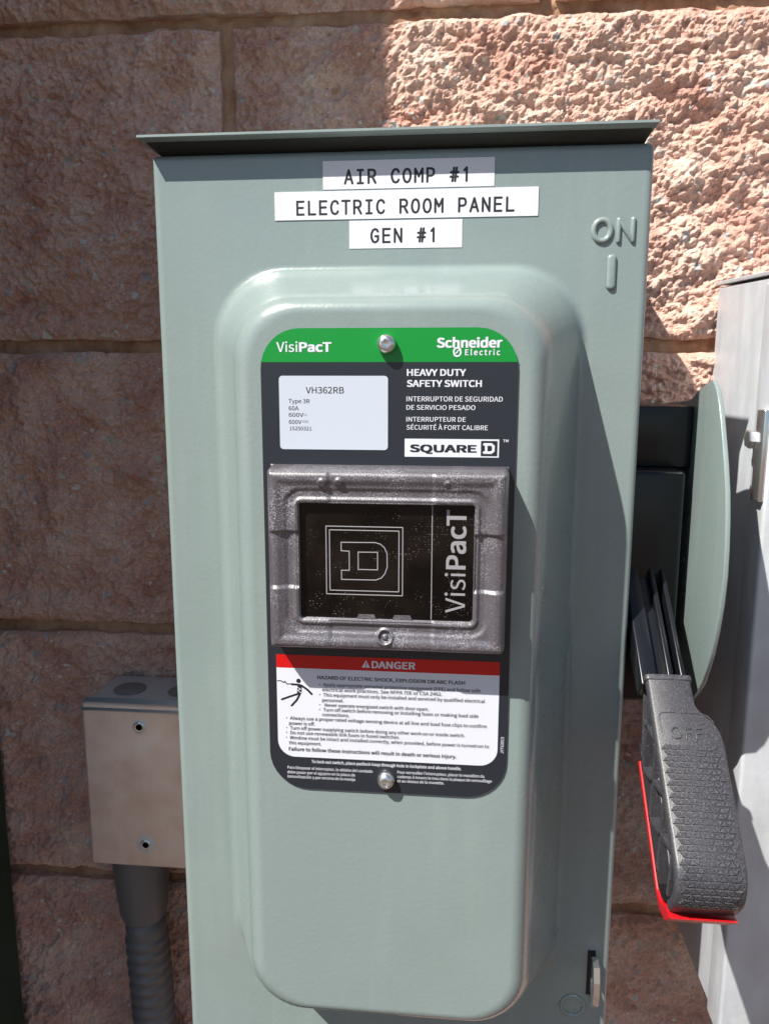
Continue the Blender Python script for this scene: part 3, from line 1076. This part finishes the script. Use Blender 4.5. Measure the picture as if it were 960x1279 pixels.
NB = TH - 3.4
for args in ((10, 5, 30, NB), (30, 5, 12, 22), (30, 5, 54, NB), (54, 5, 30, NB), (54, 5, 78, NB), (78, 5, 54, NB), (78, 5, 90, 24)):
    rib(*args, x1=18)
rib(8, 16, 88, 23, 1.4, 3.0, 13)
rib(0, 5, 0, 14, 1.5, 1.0, 20)
rib(0, 13, 26, NB, 2.0, 1.0, 20)
MB().prism([(18, TH - 4.0), (84, TH - 4.0), (89.5, TH - 7.5), (93, 24), (92, 23), (88, TH - 9), (83, TH - 5.4), (18, TH - 5.4)], lambda d_, n_, t: LV(t, d_, n_), 0.6, 27).build("back_shell", "matt_black", lev)
# red back
pts_o = [(26, TH - 2.7), (85, TH - 2.7), (90.5, TH - 6), (94.0, TH - 14), (96.6, 23.5)]
pts_i = [(26, TH), (86, TH), (93, TH - 2.0), (98.8, TH - 9), (100.2, 19.5)]
rings = []
for (a, b), (c_, e_) in zip(pts_o, pts_i):
    rings.append([LV(0, a, b), LV(27.5, a, b), LV(27.5, c_, e_), LV(0, c_, e_)])
MB().loft(rings).build("red_back", "red_plastic", lev, bevel=0.5, angle=40)
# arms up to the pivot
for x0, x1 in ((-1.5, 6.5), (11.5, 14.5), (17.5, 20.0)):
    pts = [(1, 5), (1, 17), (-40, 24), (-96, 26), (-100, 16), (-96, 8), (-40, 6)]
    MB().prism(pts, lambda d_, n_, t: LV(t, d_, n_), x0, x1).build("arm", "smooth_black", lev, bevel=0.8, angle=40)
MB().prism(circ(-92, 16, 9, 20), lambda d_, n_, t: LV(t, d_, n_), -4.2, 24).build("pivot", "smooth_black", lev, bevel=0.8, angle=40)
MB().prism([(-86, 12), (-4, 10), (-4, 18), (-86, 20)], lambda d_, n_, t: LV(t, d_, n_), 6.5, 11.5).build("arm_web", "smooth_black", lev)

# ------------------------------------------------------------------ junction box and conduit at the lower left
jb = thing("junction_box", "weathered zinc junction box on the wall, left of the grey switch box", "junction box", W(-200, 520, -330))
MB().box(-247.2, -150, 468.2, 516, -329.6, -212.8).build("box_body", "box_steel", jb, bevel=2.0, angle=40)
cv = MB().box(-248.0, -149.8, 462.6, 467.6, -330.2, -212.2).build("cover", "zinc_steel", jb, bevel=2.0, angle=40)
MB().box(-246.6, -150.4, 467.5, 468.3, -329.0, -213.4).build("gasket", "dark_gap", jb)
MB().prism([(468.0, -209.9), (461.2, -215.9), (461.9, -216.8), (468.4, -211.2)], G, -247.6, -149.6).build("cover_edge", "zinc_bright", jb)
for z, rr_ in ((-227.0, 5.0), (-312.7, 6.4)):
    MB().lathe([(rr_, 0), (rr_, 0.35), (rr_ - 0.8, 0.5), (0.1, 0.5)], W(-208.3, 462.6, z), (0, -1, 0), 24).build("washer", "box_steel", jb, angle=40)
for x in (-226, -187):
    mb = MB().lathe([(11.0, 0), (11.2, 0.5), (10.6, 0.9), (3, 1.0), (0.1, 1.0)], W(x, 490, -212.8), (0, 0, 1), 28)
    mb.build("knockout", "knockout_steel", jb, angle=40)
for z in (-227.0, -312.7):
    mb = MB().lathe([(3.6, 0), (3.6, 0.6), (3.0, 1.0), (2.2, 0.9), (2.0, -0.9), (0.05, -1.2)], W(-208.3, 462.1, z), (0, -1, 0), 20)
    o = mb.build("cover_screw", "zinc_bright", jb, angle=40)
    MB().lathe([(2.0, -0.5), (0.05, -0.5)], W(-208.3, 462.1, z), (0, -1, 0), 12).build("screw_recess", "dark_gap", o)

cd = thing("flexible_conduit", "dark grey ribbed conduit running down from the zinc junction box", "conduit", W(-221, 490, -1399))
MB().lathe([(19.0, 0), (20.8, -1.5), (20.8, -9), (20.2, -12), (18.6, -36), (16.6, -54), (15.5, -57), (15.0, -57.2)], W(-224.8, 490, -330.2), (0, 0, 1), 36).build("connector", "conduit_grey", cd, angle=40)
prof = [(14.4, 0), (14.6, -14)]
z = -14.0
while z > -1008:
    prof += [(14.3, z - 1.0), (14.3, z - 2.6), (15.6, z - 3.8), (15.9, z - 5.4), (15.6, z - 7.2), (14.3, z - 8.4)]
    z -= 9.2
ax = (W(-221.1, 490, -480) - W(-224.2, 490, -386)).normalized()
org = W(-224.2, 490, -386)
mb = MB()
rings = []
for r, t in prof:
    a = min(-t / 1008.0, 1)
    cx = -224.2 + 3.1 * min(-t / 94.0, 1.0)
    rings.append([W(cx + r * math.cos(q), 490 + r * math.sin(q), -386 + t) for q in [2 * math.pi * k / 28 for k in range(28)]])
mb.loft(rings).build("hose", "conduit_grey", cd, smooth=True)

# ------------------------------------------------------------------ galvanised box at the right
gb = thing("galvanised_box", "weathered galvanised steel box cut off by the right edge of the photo", "metal box", W(290, 520, -380))
pts = [(516, -380), (516, 58.5), (424, 53.4), (424, -380)]
MB().prism(pts, G, 160, 430).build("box_body", "galvanised", gb, bevel=1.2, angle=40)
MB().prism([(517, 59.6), (517, 62.0), (419, 56.6), (419, 54.2)], G, 159.0, 433).build("top_lip", "galvanised", gb, bevel=0.5)
MB().box(158.6, 432, 413.5, 436, -384, 51.6).build("front_cover", "galvanised", gb, bevel=2.0, angle=40)
MB().box(155.6, 158.5, 414, 424.5, -62, -14).build("latch_strap", "zinc_bright", gb, bevel=0.8, angle=40)
mb = MB().prism([(427 + 5.2 * math.cos(math.radians(60 * k + 10)), -30 + 5.2 * math.sin(math.radians(60 * k + 10))) for k in range(6)], G, 158.5, 152.5, 0.6)
mb.build("latch_bolt", "zinc_bright", gb)
